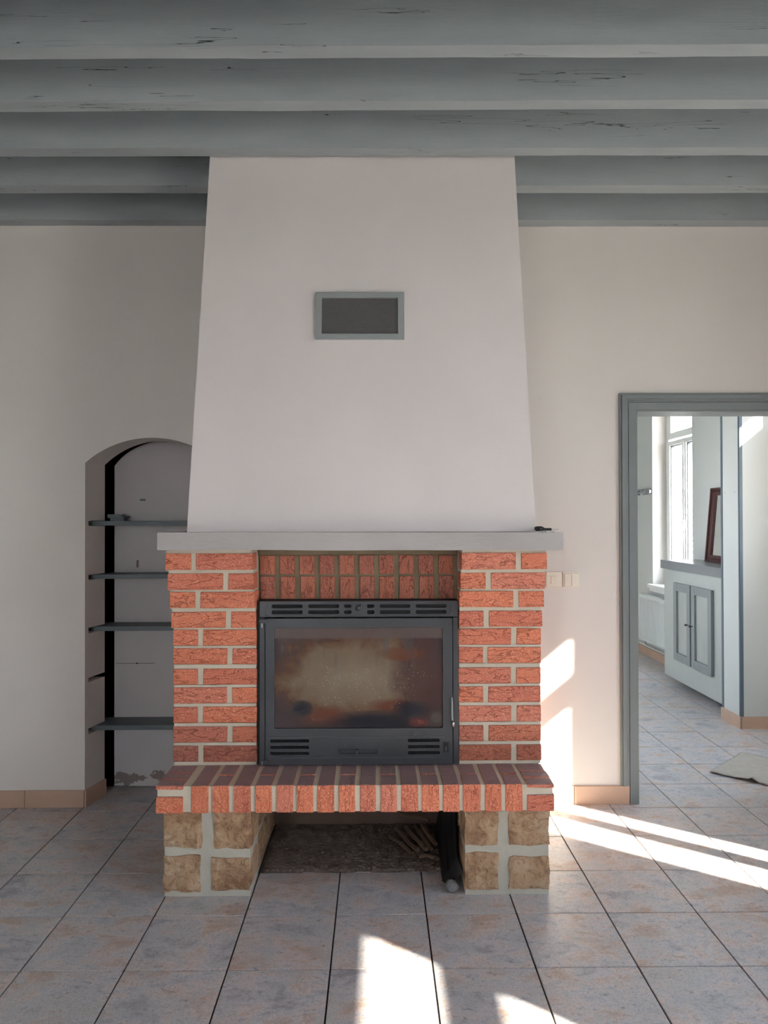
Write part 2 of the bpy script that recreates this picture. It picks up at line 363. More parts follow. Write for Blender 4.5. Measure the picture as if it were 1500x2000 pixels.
m.box(RX, OX, ys, 5.6, 0, CZ)
m.box(RX, OX, .86, 1.20, 1.15, 2.27)  # unseen infill, shaped to keep sun off the lower pillar face
struct(m.obj('wall_right', 'wall'))
struct(MB().box(LX - .2, LX, BY, WT, 0, CZ).obj('wall_left', 'wall'))
m = MB()      # rear wall, with an unseen opening added to light the front faces
m.box(LX - .2, -1.9, BY - .25, BY, 0, CZ).box(-.9, OX, BY - .25, BY, 0, CZ).box(-1.9, -.9, BY - .25, BY, 2.3, CZ).box(-1.9, -.9, BY - .25, BY, 0, .9)
struct(m.obj('wall_rear', 'wall'))
struct(MB().box(.5, .6, WT, 1.6, 0, CZ).box(.5, .6, 2.3, 5.6, 0, CZ).box(.5, .6, 1.6, 2.3, 0, 1.2).box(.5, .6, 1.6, 2.3, 2.4, CZ).box(.5, OX, 5.6, 5.8, 0, CZ).obj('wall_far_room', 'wallk'))
struct(MB().box(2.5367, RX, 1.3577, 1.63, 0, 2.98).obj('wall_pillar', 'wallk', bevel=.003))
kin = MB().box(RX - .006, RX - .0005, 1.64, 3.0107, 0, 2.98).box(RX - .006, RX - .0005, 4.0086, 5.59, 0, 2.98).box(RX - .006, RX - .0005, 3.0107, 4.0086, 0, .775)
struct(kin.obj('wall_far_right', 'wallk'))
struct(MB().box(.5, OX, WT, 5.8, 2.98, 3.08).obj('ceiling_far_room', 'wallk'))
# cavity behind the niche, its unlit gap painted near-black
m = MB(); m.box(-1.85, -1.80, WT, .75, 0, 2.2).box(-.72, -.67, WT, .75, 0, 2.2).box(-1.85, -.67, .75, .8, 0, 2.2).box(-1.85, -.67, WT, .8, 2.2, 2.25).box(-1.80, -.72, .295, .75, 0, .012)
struct(m.obj('wall_cavity', 'void'))
# ceiling with its beams
ceil = struct(MB().box(LX - .2, OX, BY - .25, WT, CZ, CZ + .1).obj('ceiling', 'beam'))
BZ = 2.98
def beam(x0, x1, y0l, y1l, y0r, y1r, seed):
    n = max(4, int((x1 - x0) / .07)); vs = []; fs = []
    for i in range(n + 1):
        x = x0 + (x1 - x0) * i / n; q = (x + 2.0) / 4.0
        a = y0l + (y0r - y0l) * q; b = y1l + (y1r - y1l) * q
        k = lambda o, A=.0035: mnoise.noise(Vector((x * 1.9 + seed * 7, o, seed))) * A + mnoise.noise(Vector((x * 9, o + 5, seed))) * A * .4
        vs += [(x, a + k(0), BZ + k(1, .003)), (x, b + k(2), BZ + k(3, .003)), (x, b, CZ + .004), (x, a, CZ + .004)]
        if i:
            B = 4 * (i - 1); C_ = 4 * i
            for j in range(4): fs.append((B + j, B + (j + 1) % 4, C_ + (j + 1) % 4, C_ + j))
    fs += [(0, 1, 2, 3), tuple(4 * n + j for j in (3, 2, 1, 0))]
    m = MB(); m.add(vs, fs); o = m.obj('beam', 'beam', ceil, bevel=0)
    return o
B5 = [(-1.452, -1.390, -1.505, -1.440), (-1.137, -1.073, -1.188, -1.128), (-.803, -.733, -.835, -.768)]
for i, b in enumerate(B5): beam(LX, RX, *b, i)
for i, b in enumerate([(-.463, -.384, -.485, -.405), (-.075, -.002, -.088, -.002)]):
    beam(LX, -.70, *b, 5 + i); beam(.586, RX, *b, 8 + i)
for i in range(13):
    y = -1.79 - .335 * i; beam(LX, RX, y, y + .065, y - .03, y + .035, 20 + i)

# floor: grout bed, then tiles one by one
floor = struct(MB().box(LX - .2, OX, BY - .25, 5.8, -.12, -.006).obj('floor', 'grout'))
TP, GX, GY, GAP = .336, -.1549, -1.3995, .0028
meshes = {}
def tile_mesh(w_, h_):
    k = (round(w_, 3), round(h_, 3))
    if k not in meshes:
        me = MB().box(-w_ / 2, w_ / 2, -h_ / 2, h_ / 2, -.009, 0).mesh('tile', 'tile', bevel=.0014); meshes[k] = me
    return meshes[k]
rest = MB(); cnt = 0
for i in range(-11, 11):
    for j in range(-15, 22):
        x0, x1, y0, y1 = GX + TP * i + GAP, GX + TP * (i + 1) - GAP, GY + TP * j + GAP, GY + TP * (j + 1) - GAP
        x0 = max(x0, LX); x1 = min(x1, RX); y0 = max(y0, BY); y1 = min(y1, 5.6)
        if x1 - x0 < .02 or y1 - y0 < .02: continue
        parts = []
        if y1 < 0: parts = [(x0, x1, y0, y1)]
        elif y0 < 0:     # the row that meets the wall
            parts = [(x0, x1, y0, y1 if x0 > .8 else 0.0)] if not (NL - .3 < x0 < -.8) else [(x0, x1, y0, y1)]
        elif x0 > .6: parts = [(x0, x1, y0, y1)]
        elif NL - .35 < x0 < -.8 and y1 < .7: parts = [(x0, x1, y0, y1)]
        for a, b, c, d in parts:
            if b - a < .02 or d - c < .02: continue
            dep = (c + d) / 2 - CY; xm = (a + b) / 2
            vis = c > -2.2 and abs(xm - .03) < .53 * dep + .30
            if d < -.70: pass
            elif -.83 < a and b < .68 and d < .2: vis = False
            if c > .2 and not (xm > .33 * dep - .2): vis = False
            if c > 4.7 or (c > .2 and xm < .9): vis = False
            if c > .2 and xm < .8: vis = (NL - .3 < xm < -.85 and c < .4)
            if c > 1.3 and a > 2.62: vis = False
            if vis:
                o = bpy.data.objects.new('tile', tile_mesh(b - a, d - c)); put(o, floor, ((a + b) / 2, (c + d) / 2, random.uniform(-.0006, .0004))); cnt += 1
            else: rest.box(a, b, c, d, -.009, 0)
o = rest.obj('tile_field', 'tile', floor, fix=False); tag(o, kind='stuff')
print('tiles', cnt)

# skirting
def skirting(name, runs, mat='skirt'):
    base = MB()
    for (ax, ay, bx, by, h, nx, ny) in runs:
        base.prism_z([(ax, ay), (bx, by), (bx + nx * .004, by + ny * .004), (ax + nx * .004, ay + ny * .004)], 0, h - .002)
    b = struct(base.obj(name, 'skirtgap'))
    for (ax, ay, bx, by, h, nx, ny) in runs:
        L = math.hypot(bx - ax, by - ay); n = max(1, round(L / .30)); ux, uy = (bx - ax) / L, (by - ay) / L
        for i in range(n):
            s0 = L * i / n + .0015; s1 = L * (i + 1) / n - .0015
            P = [(ax + ux * s0, ay + uy * s0), (ax + ux * s1, ay + uy * s1)]
            m = MB(); m.prism_z([P[0], P[1], (P[1][0] + nx * .011, P[1][1] + ny * .011), (P[0][0] + nx * .011, P[0][1] + ny * .011)], 0, h)
            m.obj('tile', mat, b, bevel=.0012)
    return b
skirting('baseboard_back_left', [(-3.5975, 0, NL, 0, .086, 0, -1), (NL - .0, -.011, bk(NL) + .002, WT, .086, .97, -.24)])
skirting('baseboard_back_right', [(.70, 0, 1.01, 0, .094, 0, -1), (1.01, 0, 1.297, 0, .094, 0, -1)])
skirting('baseboard_pillar', [(2.5367, 1.64, 2.5367, 1.347, .083, -1, 0), (2.5367, 1.3577, RX, 1.3577, .083, 0, -1)])
skirting('baseboard_far_right', [(RX - .006, 2.90, RX - .006, 5.5, .083, -1, 0)])

# niche back board
N = 30; PLx, PRx = -1.4400, -.86; poly = [(PLx, .012), (PRx, .0)]
def parch(x):  # arch of the board, peak nearer the middle
    c, hx, zt, zs = -1.150, .2905, 1.902, 1.762
    return zt - (zt - zs) * (1 - math.sqrt(max(0, 1 - ((x - c) / hx * .86) ** 2))) / (1 - math.sqrt(1 - .86 ** 2))
for i in range(N + 1):
    x = PRx + (PLx - PRx) * i / N; poly.append((x, parch(x)))
o = MB().prism_y(poly, .27, .29).obj('niche_back_panel', 'panel'); tag(o, 'pale arched board with chipped foot closing the wall niche behind the shelves', 'panel')
m = MB().box(-1.30, -1.285, .2685, .2705, 1.575, 1.578).box(-1.30, -1.27, .2685, .2705, 1.57, 1.581); m.obj('scuff_mark', 'shelf', o)
MB().box(-1.318, -1.308, .262, .271, 1.205, 1.245).obj('wall_plug', 'concrete', o, bevel=.003)
MB().box(-1.43, -1.22, .2685, .2705, .678, .680).obj('panel_seam', 'grout', o)
MB().tube([(-1.315, .2715, .680), (-1.315, .2650, .680)], .004).obj('plug_hole', 'void', o)
# shelves
for (z0, z1), lab in zip([SLOTS[4], SLOTS[3], SLOTS[2], SLOTS[0]],
        ['topmost grey painted shelf of the wall niche, holding a small latch', 'second grey painted shelf from the top in the wall niche',
         'third grey painted shelf from the top in the wall niche', 'lowest grey painted shelf in the wall niche, nearest the floor']):
    m = MB().prism_z([(-1.528, .112), (-1.50, .100), (-.835, .100), (-.835, .268), (bk(NL) - .07, .268), (bk(NL) - .07, .166)], z0 + .002, z1 - .003)
    o = m.obj('niche_shelf', 'shelf', bevel=.0015); tag(o, lab, 'shelf', 'grey shelves in the arched niche')
lt = empty('door_latch', (-1.38, .2, 1.461), 'small grey metal rim latch lying on the top niche shelf', 'latch')
MB().box(-1.425, -1.352, .155, .215, 1.4605, 1.486).obj('latch_body', 'shelf', lt, bevel=.003)
MB().box(-1.437, -1.36, .150, .216, 1.476, 1.496).obj('latch_cover', 'shelf', lt, bevel=.003)
MB().tube([(-1.355, .185, 1.480), (-1.327, .185, 1.481)], .004).obj('latch_bolt', 'iron', lt)

# ------------------------------------------------------------------ windows
def window(name, y0, y1, z0, z1, sashes, bar):
    w_ = empty(name, (RX + .15, (y0 + y1) / 2, z0)); struct(w_)
    X0, X1 = 3.055, 3.105; f = .055
    m = MB().box(X0, X1, y0, y0 + f, z0, z1).box(X0, X1, y1 - f, y1, z0, z1).box(X0, X1, y0 + f, y1 - f, z0, z0 + f).box(X0, X1, y0 + f, y1 - f, z1 - f - .02, z1)
    if bar: m.box(X0, X1, y0 + f, y1 - f, bar[0] + .035, bar[1] - .02)
    m.obj('window_frame', 'white', w_, bevel=.002)
    def sash(a, b, c, d, fr=.06):
        s = MB().box(X0 - .022, X1 - .015, a, a + fr, c, d).box(X0 - .022, X1 - .015, b - fr, b, c, d).box(X0 - .022, X1 - .015, a + fr, b - fr, c, c + fr).box(X0 - .022, X1 - .015, a + fr, b - fr, d - fr * .6, d).obj('sash', 'white', w_, bevel=.003)
        MB().box(3.073, 3.079, a + fr, b - fr, c + fr, d - fr * .6).obj('glass_pane', 'glass', s)
        return s
    for (a, b, c, d) in sashes: sash(a, b, c, d)
    return w_, sash
def std(name, y0, y1, z0, mull, wide=True):
    bar = (2.215, 2.350); mw_ = .03
    zs = 2.25
    sl = [(y0 + .045, mull - .002, z0 + .05, 2.262), (mull + .002, y1 - .045, z0 + .05, 2.262)]
    w_, sash = window(name, y0, y1, z0, 2.72, [], (2.25, 2.37))
    for i, (a, b, c, d) in enumerate(sl):
        fr = .045
        fa, fb = (.085, .035) if i == 0 else (.035, .085)
        s = MB().box(3.035, 3.09, a, a + fa, c, d).box(3.035, 3.09, b - fb, b, c, d).box(3.035, 3.09, a + fa, b - fb, c, c + .07).box(3.035, 3.09, a + fa, b - fb, d - .045, d).obj('sash', 'white', w_, bevel=.003)
        MB().box(3.073, 3.079, a + fa, b - fb, c + .07, d - .045).obj('glass_pane', 'glass', s)
        g_ = .009
        MB().box(3.050, 3.082, a + fa, a + fa + g_, c + .07, d - .045).box(3.050, 3.082, b - fb - g_, b - fb, c + .07, d - .045).box(3.050, 3.082, a + fa, b - fb, d - .045 - g_, d - .045).box(3.050, 3.082, a + fa, b - fb, c + .07, c + .07 + g_).obj('gasket', 'gasket', s)
    if mull - y0 > 0: 
        s = MB().box(3.05, 3.10, y0 + .05, y1 - .05, 2.335, 2.352).box(3.05, 3.10, y0 + .05, y1 - .05, 2.565, 2.66).box(3.05, 3.10, y0 + .05, y0 + .12, 2.352, 2.565).box(3.05, 3.10, y1 - .13, y1 - .05, 2.352, 2.565).obj('transom_sash', 'white', w_)
        MB().box(3.073, 3.079, y0 + .12, y1 - .13, 2.352, 2.565).obj('glass_pane', 'glass', s)
    if wide:
        MB().box(3.02, 3.036, mull - .018, mull + .018, z0 + .05, 2.262).obj('mullion_cover', 'white', w_, bevel=.004)
    return w_
w1 = std('window_1', -2.20, -1.433, .72, -1.772)
w2 = std('window_2', -4.73, -3.427, .72, -4.10)
w4 = std('window_4', 3.0107, 4.0086, .78, 3.505)
h = MB().tube([(3.02, 3.49, 1.40), (2.985, 3.49, 1.40), (2.965, 3.50, 1.37), (2.96, 3.52, 1.30), (2.968, 3.53, 1.24)], [.009, .009, .009, .009, .007]).box(3.005, 3.022, 3.478, 3.502, 1.35, 1.45)
h.obj('window_handle', 'white', w4, smooth=False)
w3, _s = window('window_3', .25, 1.20, 1.15, 2.64, [], None)
MB().box(3.05, 3.10, .30, .86, 2.18, 2.26).box(3.05, 3.10, .30, 1.15, 2.26, 2.350).box(3.05, 3.10, .30, 1.15, 2.569, 2.60).obj('sash', 'white', w3)
MB().box(3.073, 3.079, .30, 1.15, 2.350, 2.569).obj('glass_pane', 'glass', w3)
MB().box(3.073, 3.079, .30, .86, 1.20, 2.18).obj('glass_pane', 'glass', w3)  # lower pane added out of view to brighten the pillar front
for nm, y0, y1, z in (('trim_1', 2.955, 4.052, .78), ('trim_2', -2.25, -1.39, .72), ('trim_3', -4.78, -3.38, .72)):
    m = MB().box(RX - .05, 3.05, y0, y1, z - .04, z - .002).box(RX - .035, RX, y0 + .02, y1 - .02, z - .075, z - .04); struct(m.obj(nm, 'white', bevel=.003))
# glazed frame for the added light opening behind the camera
w5 = struct(empty('window_added_5', (-1.4, BY - .12, .9)))
MB().box(-1.9, -1.84, BY - .15, BY - .09, .9, 2.3).box(-.96, -.9, BY - .15, BY - .09, .9, 2.3).box(-1.84, -.96, BY - .15, BY - .09, 2.24, 2.3).box(-1.84, -.96, BY - .15, BY - .09, .9, .96).obj('window_frame', 'white', w5)
MB().box(-1.84, -.96, BY - .122, BY - .116, .96, 2.24).obj('glass_pane', 'glass', w5)
w6 = struct(empty('window_added_6', (.55, 1.95, 1.2)))  # unseen window added to bring more light into the far room
MB().box(.52, .58, 1.6, 1.67, 1.2, 2.4).box(.52, .58, 2.23, 2.3, 1.2, 2.4).box(.52, .58, 1.67, 2.23, 1.2, 1.27).box(.52, .58, 1.67, 2.23, 2.33, 2.4).obj('window_frame', 'white', w6)
MB().box(.548, .554, 1.67, 2.23, 1.27, 2.33).obj('glass_pane', 'glass', w6)
struct(MB().box(-40, 40, -40, 40, -.5, -.4).obj('ground', 'outside'))

# ------------------------------------------------------------------ door frame
d1 = struct(empty('door_1', (DL, 0, 0)))
def uframe(x0, x1, zt0, zt1, y0, y1, xr0, xr1, zb, name='casing', mat='door'):
    # inverted U: left leg x0..x1, right leg xr0..xr1, head zt0..zt1
    P = [(x0, zb), (x1, zb), (x1, zt0), (xr0, zt0), (xr0, zb), (xr1, zb), (xr1, zt1), (x0, zt1)]
    return MB().prism_y(P, y0, y1).obj(name, mat, d1, bevel=.0015)
mr = lambda x: DL + DR - x
for a, b, ya in ((1.2500, 1.2605, -.017), (1.2605, 1.2800, -.027), (1.2800, 1.2870, -.022), (1.2870, 1.2955, -.015)):
    uframe(a, b, DT + (DL - b), DT + (DL - a) , ya, 0.001, mr(b), mr(a), .097)
uframe(1.2985, 1.3370, DT + .008, DT + .0465, -.013, 0.002, mr(1.3370), mr(1.2985), 0, 'frame')
uframe(1.3370, 1.3448, DT, DT + .008, -.009, WT + .012, mr(1.3448), mr(1.3370), 0, 'jamb')
uframe(1.318, 1.3372, DT + .007, DT + .028, -.002, WT, mr(1.3372), mr(1.318), 0, 'jamb_core')

# ------------------------------------------------------------------ fireplace
fp = empty('fireplace', (-.08, -.93, 0), 'red brick fireplace with plastered tapering hood, grey mantel and hewn stone feet', 'fireplace')
# hood
def hood():
    nz, nx = 26, 22; vs = []; fs = []
    zb, zt = 1.416, 3.12
    def P(u, v):    # u along x 0..1, v up
        z = zb + (zt - zb) * v; q = (z - zb) / (2.98 - zb)
        xl = -.761 + (.761 - .6954) * q; xr = .640 + (.5817 - .640) * q; y = -.85 + .12 * q
        x = xl + (xr - xl) * u
        return (x, y - .004 * math.sin(math.pi * u) * math.sin(math.pi * min(1, q)) + .0015 * mnoise.noise(Vector((x * 3, z * 3, 0))), z)
    for j in range(nz + 1):
        for i in range(nx + 1): vs.append(P(i / nx, j / nz))
    W = nx + 1
    for j in range(nz):
        for i in range(nx): fs.append((j * W + i, j * W + i + 1, (j + 1) * W + i + 1, (j + 1) * W + i))
    k = len(vs); a, b, c, d = 0, nx, nz * W, nz * W + nx
    for q in (a, b, c, d): x, y, z = vs[q]; vs.append((x, .0, z))
    L = [j * W for j in range(nz + 1)]; R_ = [j * W + nx for j in range(nz + 1)]
    fs.append(tuple(L[::-1]) + (k, k + 2)[:0] + (k, k + 2)); fs.append(tuple(R_) + (k + 3, k + 1))
    fs.append(tuple(range(nx, -1, -1)) + (k, k + 1)); fs.append(tuple(nz * W + i for i in range(nx + 1)) + (k + 3, k + 2))
    m = MB(); m.add(vs, fs); return m
MB_h = hood(); o = MB_h.obj('chimney_hood', 'hood', fp)
# mantel
m = MB(); n = 40
for i in range(n):
    pass
vs = []; fs = []; X0, X1 = -.860, .7335
for i in range(n + 1):
    x = X0 + (X1 - X0) * i / n; k = lambda o: mnoise.noise(Vector((x * 3.1, o, 3))) * .0025
    zb = 1.3475 - .004 * (x + .86) / 1.6; zt = 1.4168 - .003 * (x + .86) / 1.6
    vs += [(x, -.915 + k(0), zb + k(1)), (x, 0, zb), (x, 0, zt), (x, -.915 + k(2), zt + k(3) * .4)]
    if i:
        B = 4 * (i - 1); C_ = 4 * i
        for j in range(4): fs.append((B + j, B + (j + 1) % 4, C_ + (j + 1) % 4, C_ + j))
fs += [(3, 2, 1, 0), tuple(4 * n + j for j in range(4))]
MB().add(vs, fs).obj('mantel_shelf', 'mantel', fp, bevel=0)
# bricks
bmeshes = {}
def brick(x0, x1, y0, y1, z0, z1, mat, bev=.0028):
    j = .0008; x0 += random.uniform(-j, j); x1 += random.uniform(-j, j); z1 += random.uniform(-j, j); y0 += random.uniform(-.0012, .0012)
    sz = (round(x1 - x0, 2), round(y1 - y0, 2), round(z1 - z0, 2)); var = random.randint(0, 2); k = (sz, mat, var)
    if k not in bmeshes:
        rs = random.Random(hash(sz) % 1000 + var); m = MB(); a, b, c = sz[0] / 2, sz[1] / 2, sz[2] / 2; q = lambda: rs.uniform(-.0012, .0012)
        P = [(-a + q(), -b + q(), -c + q()), (a + q(), -b + q(), -c + q()), (a + q(), b, -c), (-a + q(), b, -c), (-a + q(), -b + q(), c + q()), (a + q(), -b + q(), c + q()), (a + q(), b, c), (-a + q(), b, c)]
        m.hexa(P[:4], P[4:]); bmeshes[k] = m.mesh('brick', mat, bevel=bev)
    o = bpy.data.objects.new('brick', bmeshes[k]); put(o, fp, ((x0 + x1) / 2, (y0 + y1) / 2, (z0 + z1) / 2))
    o.scale = ((x1 - x0) / sz[0], (y1 - y0) / sz[1], (z1 - z0) / sz[2]); return o
CZS = [.457, .538, .619, .7003, .7785, .863, .941, 1.019, 1.1037, 1.1815, 1.264]
CY0 = [-.72] * 7 + [-.748, -.775, -.805, -.838]
PL, PR = (-.851, -.5013), (.3405, .6865)
H_, J_ = .103, .022
mms = [MB(), MB()]
for k, (z, y) in enumerate(zip(CZS, CY0)):
    mt = 'brick_x_soot' if k == 0 else ('brick_x_dust' if k == 1 else 'brick_x'); z1 = z + .0665
    for side, (a, b) in enumerate((PL, PR)):
        hl = (k % 2 == 0) if side == 0 else (k % 2 == 1)       # header on the left of this course?
        cut = a + H_ if hl else b - H_ - J_
        brick(a, cut, y, y + .105, z, z1, mt); brick(cut + J_, b, y, y + .105, z, z1, mt)
        # return along the outer side
        xs = (a, a + .10) if side == 0 else (b - .10, b)
        ed = [y + .121 + (.11 if k % 2 else 0)]
        if k % 2: brick(*xs, y + .121, y + .215, z, z1, mt)
        s = y + .121 + (.11 if k % 2 else 0)
        while s < -.03:
            e = min(s + .21, -.004); brick(*xs, s, e, z, z1, mt); s = e + .015
        ztop = CZS[k + 1] if k < 10 else 1.3455
        mms[side].box(a + .003, b - .003, y + .005, -.002, z - .002, ztop)
    if k == 0:
        for mm, (a, b) in zip(mms, (PL, PR)): mm.box(a + .003, b - .003, y + .004, -.002, .443, z)
for mm in mms: mm.obj('mortar', 'mortar', fp)
# lintel panel above the stove
lp = MB().box(PL[1] - .002, PR[0] + .002, -.664, -.01, 1.128, 1.3455)
lp.obj('lintel_mortar', 'mortar_soot', fp)
MB().box(PL[1], PR[0], -.685, -.664, 1.317, 1.346).obj('lintel_capping', 'mortar_soot', fp, bevel=.004)
for k in range(10):
    x = -.4965 + .0842 * k
    brick(x, x + .0635, -.671, -.60, 1.2335, 1.3140, 'brick_z_soot'); brick(x + .003, x + .066, -.671, -.60, 1.1290, 1.2255, 'brick_z_soot')
# hearth slab
HX = [(-.715, -.651), (-.633, -.571), (-.553, -.488), (-.469, -.406), (-.387, -.325), (-.310, -.247), (-.230, -.1665), (-.149, -.086), (-.066, -.0056),
      (.0135, .0753), (.0927, .156), (.172, .237), (.253, .3155), (.332, .397), (.417, .478), (.495, .559)]
for k, (a, b) in enumerate(HX):
    if k % 2 == 0: brick(a, b, -.965, -.722, .3395, .4445, 'brick_z')
    else:
        brick(a, b, -.965, -.848, .3395, .4445, 'brick_z'); brick(a, b, -.840, -.722, .3395, .4445, 'brick_z')
for a, b in ((-.8505, -.7465), (.5785, .682)):
    for y0, y1 in ((-.965, -.895), (-.885, -.815), (-.805, -.728)): brick(a, b, y0, y1, .4300, .4445, 'brick_x', .002)
    brick(a, b, -.965, -.86, .3395, .4025, 'brick_x')
    s = -.845
    while s < -.05:
        brick(a, b, s, min(s + .21, -.02), .3395, .4025, 'brick_x'); s += .225
MB().box(-.846, .677, -.9585, -.25, .3420, .4405).box(-.846, .677, -.25, -.005, .342, .4405).obj('hearth_mortar', 'mortar', fp)
# hewn stone feet
def stone(x0, x1, y0, y1, z0, z1, face='-y', seed=0):
    bm = bmesh.new(); bmesh.ops.create_cube(bm, size=1); bmesh.ops.subdivide_edges(bm, edges=bm.edges[:], cuts=7, use_grid_fill=True)
    sx_, sy_, sz_ = x1 - x0, y1 - y0, z1 - z0; cx, cy, cz = (x0 + x1) / 2, (y0 + y1) / 2, (z0 + z1) / 2
    for v in bm.verts:
        p = v.co.copy(); q = [abs(c) * 2 for c in p]
        e = sorted(q)[1]                                   # second largest: near an edge when ~1
        rr = max(0, e - .72) / .28
        d = 1 - .05 * rr * rr
        w_ = Vector((p.x * sx_ * d + cx, p.y * sy_ * d + cy, p.z * sz_ * d + cz))
        nn = mnoise.noise_vector(w_ * 16 + Vector((seed, 0, 0))) * .009 + mnoise.noise_vector(w_ * 45) * .005
        ff = Vector((.8, 1, .8)); w_ += Vector((nn.x * ff.x, nn.y * ff.y, nn.z * ff.z)); w_.z = min(max(w_.z, z0 - .002), z1 + .003); v.co = w_
    me = bpy.data.meshes.new('stone'); bm.to_mesh(me); bm.free(); me.materials.append(MT['stone'])
    put(bpy.data.objects.new('stone', me), fp)
F0 = -.930
stone(-.834, -.680, F0, -.75, .187, .336, seed=1); stone(-.641, -.489, F0, -.76, .181, .336, seed=2)
stone(-.836, -.686, F0, -.76, .014, .163, seed=3); stone(-.648, -.493, F0, -.75, .022, .154, seed=4)
stone(.3375, .4735, F0, -.76, .192, .336, seed=5); stone(.5085, .675, F0, -.75, .190, .336, seed=6)
stone(.336, .4750, F0, -.75, .020, .166, seed=7); stone(.5075, .675, F0, -.76, .020, .148, seed=8)
sd_ = 10
for (a, b) in ((-.59, -.49), (-.835, -.735), (.336, .436), (.575, .675)):
    for (z0, z1, cuts) in ((.018, .158, (-.735, -.50, -.27)), (.185, .336, (-.74, -.56, -.40, -.27))):
        for q0, q1 in zip(cuts[:-1], cuts[1:]): stone(a, b, q0, q1 - .02, z0, z1, seed=sd_); sd_ += 1
for a, b in ((-.829, -.496), (.343, .669)): MB().box(a, b, F0 + .010, -.005, 0, .341).obj('stone_mortar', 'mortar_pale', fp)
MB().box(-.50, .345, -.27, -.20, 0, .341).obj('recess_back', 'concrete', fp)

# vent grille on the hood
vg = empty('vent_grille', (-.068, -.79, 2.29), 'grey framed warm-air vent grille with fine dark mesh on the hood', 'vent')
sl = math.atan(.12 / 1.564)
VX, VZ = -.0681, 2.3005; yv = -.85 + .12 * (VZ - 1.416) / 1.564 - .0045
vgp = []
fw_, fh = .1817, .0990
a = plate('frame', rect(-fw_, fw_, -fh, fh, .003), [rect(-.1555, .1555, -.0755, .0755, .002)], -.012, .012, 'grille', None)
b = MB().box(-.157, .157, -.0005, .0005, -.077, .077).obj('grille_back', 'iron_dark')
m = MB(); p = .0070
k = -60
while k < 60:
    for s in (1, -1):      # diagonal wires clipped to the opening
        pts = []
        c = k * p
        zs = []
        for x, z in ((-.157, s * (-.157) + c), (.157, s * .157 + c)): pass
        x0, x1 = -.157, .157
        if s == 1: lo, hi = (-.077 - c), (.077 - c)
        else: lo, hi = (c - .077), (c + .077)
        x0, x1 = max(x0, lo), min(x1, hi)
        if x1 - x0 > .003:
            z0_, z1_ = s * x0 + c, s * x1 + c; t_ = .0008
            m.add([(x0, -.007, z0_ - t_), (x1, -.007, z1_ - t_), (x1, -.007, z1_ + t_), (x0, -.007, z0_ + t_), (x0, -.006, z0_ - t_), (x1, -.006, z1_ - t_), (x1, -.006, z1_ + t_), (x0, -.006, z0_ + t_)],
                  [(0, 1, 2, 3), (7, 6, 5, 4), (0, 4, 5, 1), (3, 2, 6, 7)])
    k += 1
c = m.obj('wire_mesh', 'wire', None, fix=False)
vg.location = (VX, yv, VZ); vg.rotation_euler = (-sl, 0, 0)
for o in (a, b, c): o.parent = vg; o.location = (0, 0, 0)
tag(c, kind='stuff')

# ------------------------------------------------------------------ stove insert
st = empty('stove_insert', (-.078, -.73, .4455), 'dark grey cast iron stove insert with wide sooty glass door', 'stove')
SY = -.735
# hollow firebox body
m = MB().box(-.498, -.478, SY + .012, -.30, .446, 1.1265).box(.323, .3385, SY + .012, -.30, .446, 1.1265).box(-.478, .323, SY + .012, -.30, 1.06, 1.1265).box(-.478, .323, SY + .012, -.30, .446, .565).box(-.478, .323, -.32, -.30, .565, 1.06)
m.obj('body', 'iron_dark', st)
MB().box(-.44, .285, -.345, -.32, .57, 1.05).obj('fireback', 'firebrick', st)
lg = MB()
for (p0, p1, r_) in (((-.30, -.50, .615), (.05, -.56, .60), .04), ((-.12, -.62, .60), (.22, -.46, .625), .038), ((-.25, -.44, .66), (.15, -.42, .67), .035)):
    lg.tube([Vector(p0).lerp(Vector(p1), i / 5) + Vector((0, 0, .006 * math.sin(i * 2))) for i in range(6)], r_, 9)
lg.obj('charred_logs', 'char', st)
# side rails, top grille, door, bottom rail
MB().box(-.4885, -.4665, SY, SY + .014, .446, 1.0575).obj('side_rail', 'iron', st, bevel=.002)
MB().box(.3165, .3385, SY, SY + .014, .446, 1.0575).obj('side_rail', 'iron', st, bevel=.002)
cols = [(-.438, -.310), (-.286, -.158), (-.137, -.107), (-.0416, -.0115), (.012, .1387), (.1614, .289)]
holes = []
for a, b in cols:
    holes += [rect(a, b, 1.0985, 1.1125, .0065), rect(a, b, 1.0735, 1.0880, .0065)]
tg = plate('top_grille', rect(-.4885, .3385, 1.0605, 1.1270, .002), holes, SY - .002, .010, 'iron', st)
P = rect(-.4589, .3078, 1.0650, 1.1200, .027, 8); MB().tube([(x, SY - .003, z) for x, z in P], .0016, 6, True).obj('raised_rim', 'iron_worn', tg)
m = MB(); 
for i, (r_, y) in enumerate(((.014, SY), (.014, SY - .006), (.011, SY - .012), (.011, SY - .02), (.004, SY - .022))): pass
m.tube([(-.0755, SY, 1.0995), (-.0755, SY - .006, 1.0995), (-.0755, SY - .008, 1.0995), (-.0755, SY - .020, 1.0995), (-.0755, SY - .024, 1.0995)], [.017, .016, .010, .011, .007], 14)
m.obj('knob', 'iron', tg)
VH = []
for (a, b) in ((-.4444, -.2821), (.1262, .2596)):
    for z in (.5415, .5155, .4905): VH.append(rect(a, b, z, z + .0140, .0060))
door = plate('door', rect(-.4640, .3135, .4480, 1.0560, .003), [rect(-.4264, .2729, .5994, 1.0160, .008)] + VH + [rect(-.1600, .0020, .4945, .5120, .0080)], SY - .006, .014, 'iron', st)
MB().box(-.430, .277, SY + .002, SY + .006, .595, 1.020).obj('glass', 'sootglass', door)
P = rect(-.4290, .2755, .5968, 1.0186, .010, 5); MB().tube([(x, SY - .0055, z) for x, z in P], .0018, 6, True).obj('window_bead', 'iron_worn', door)
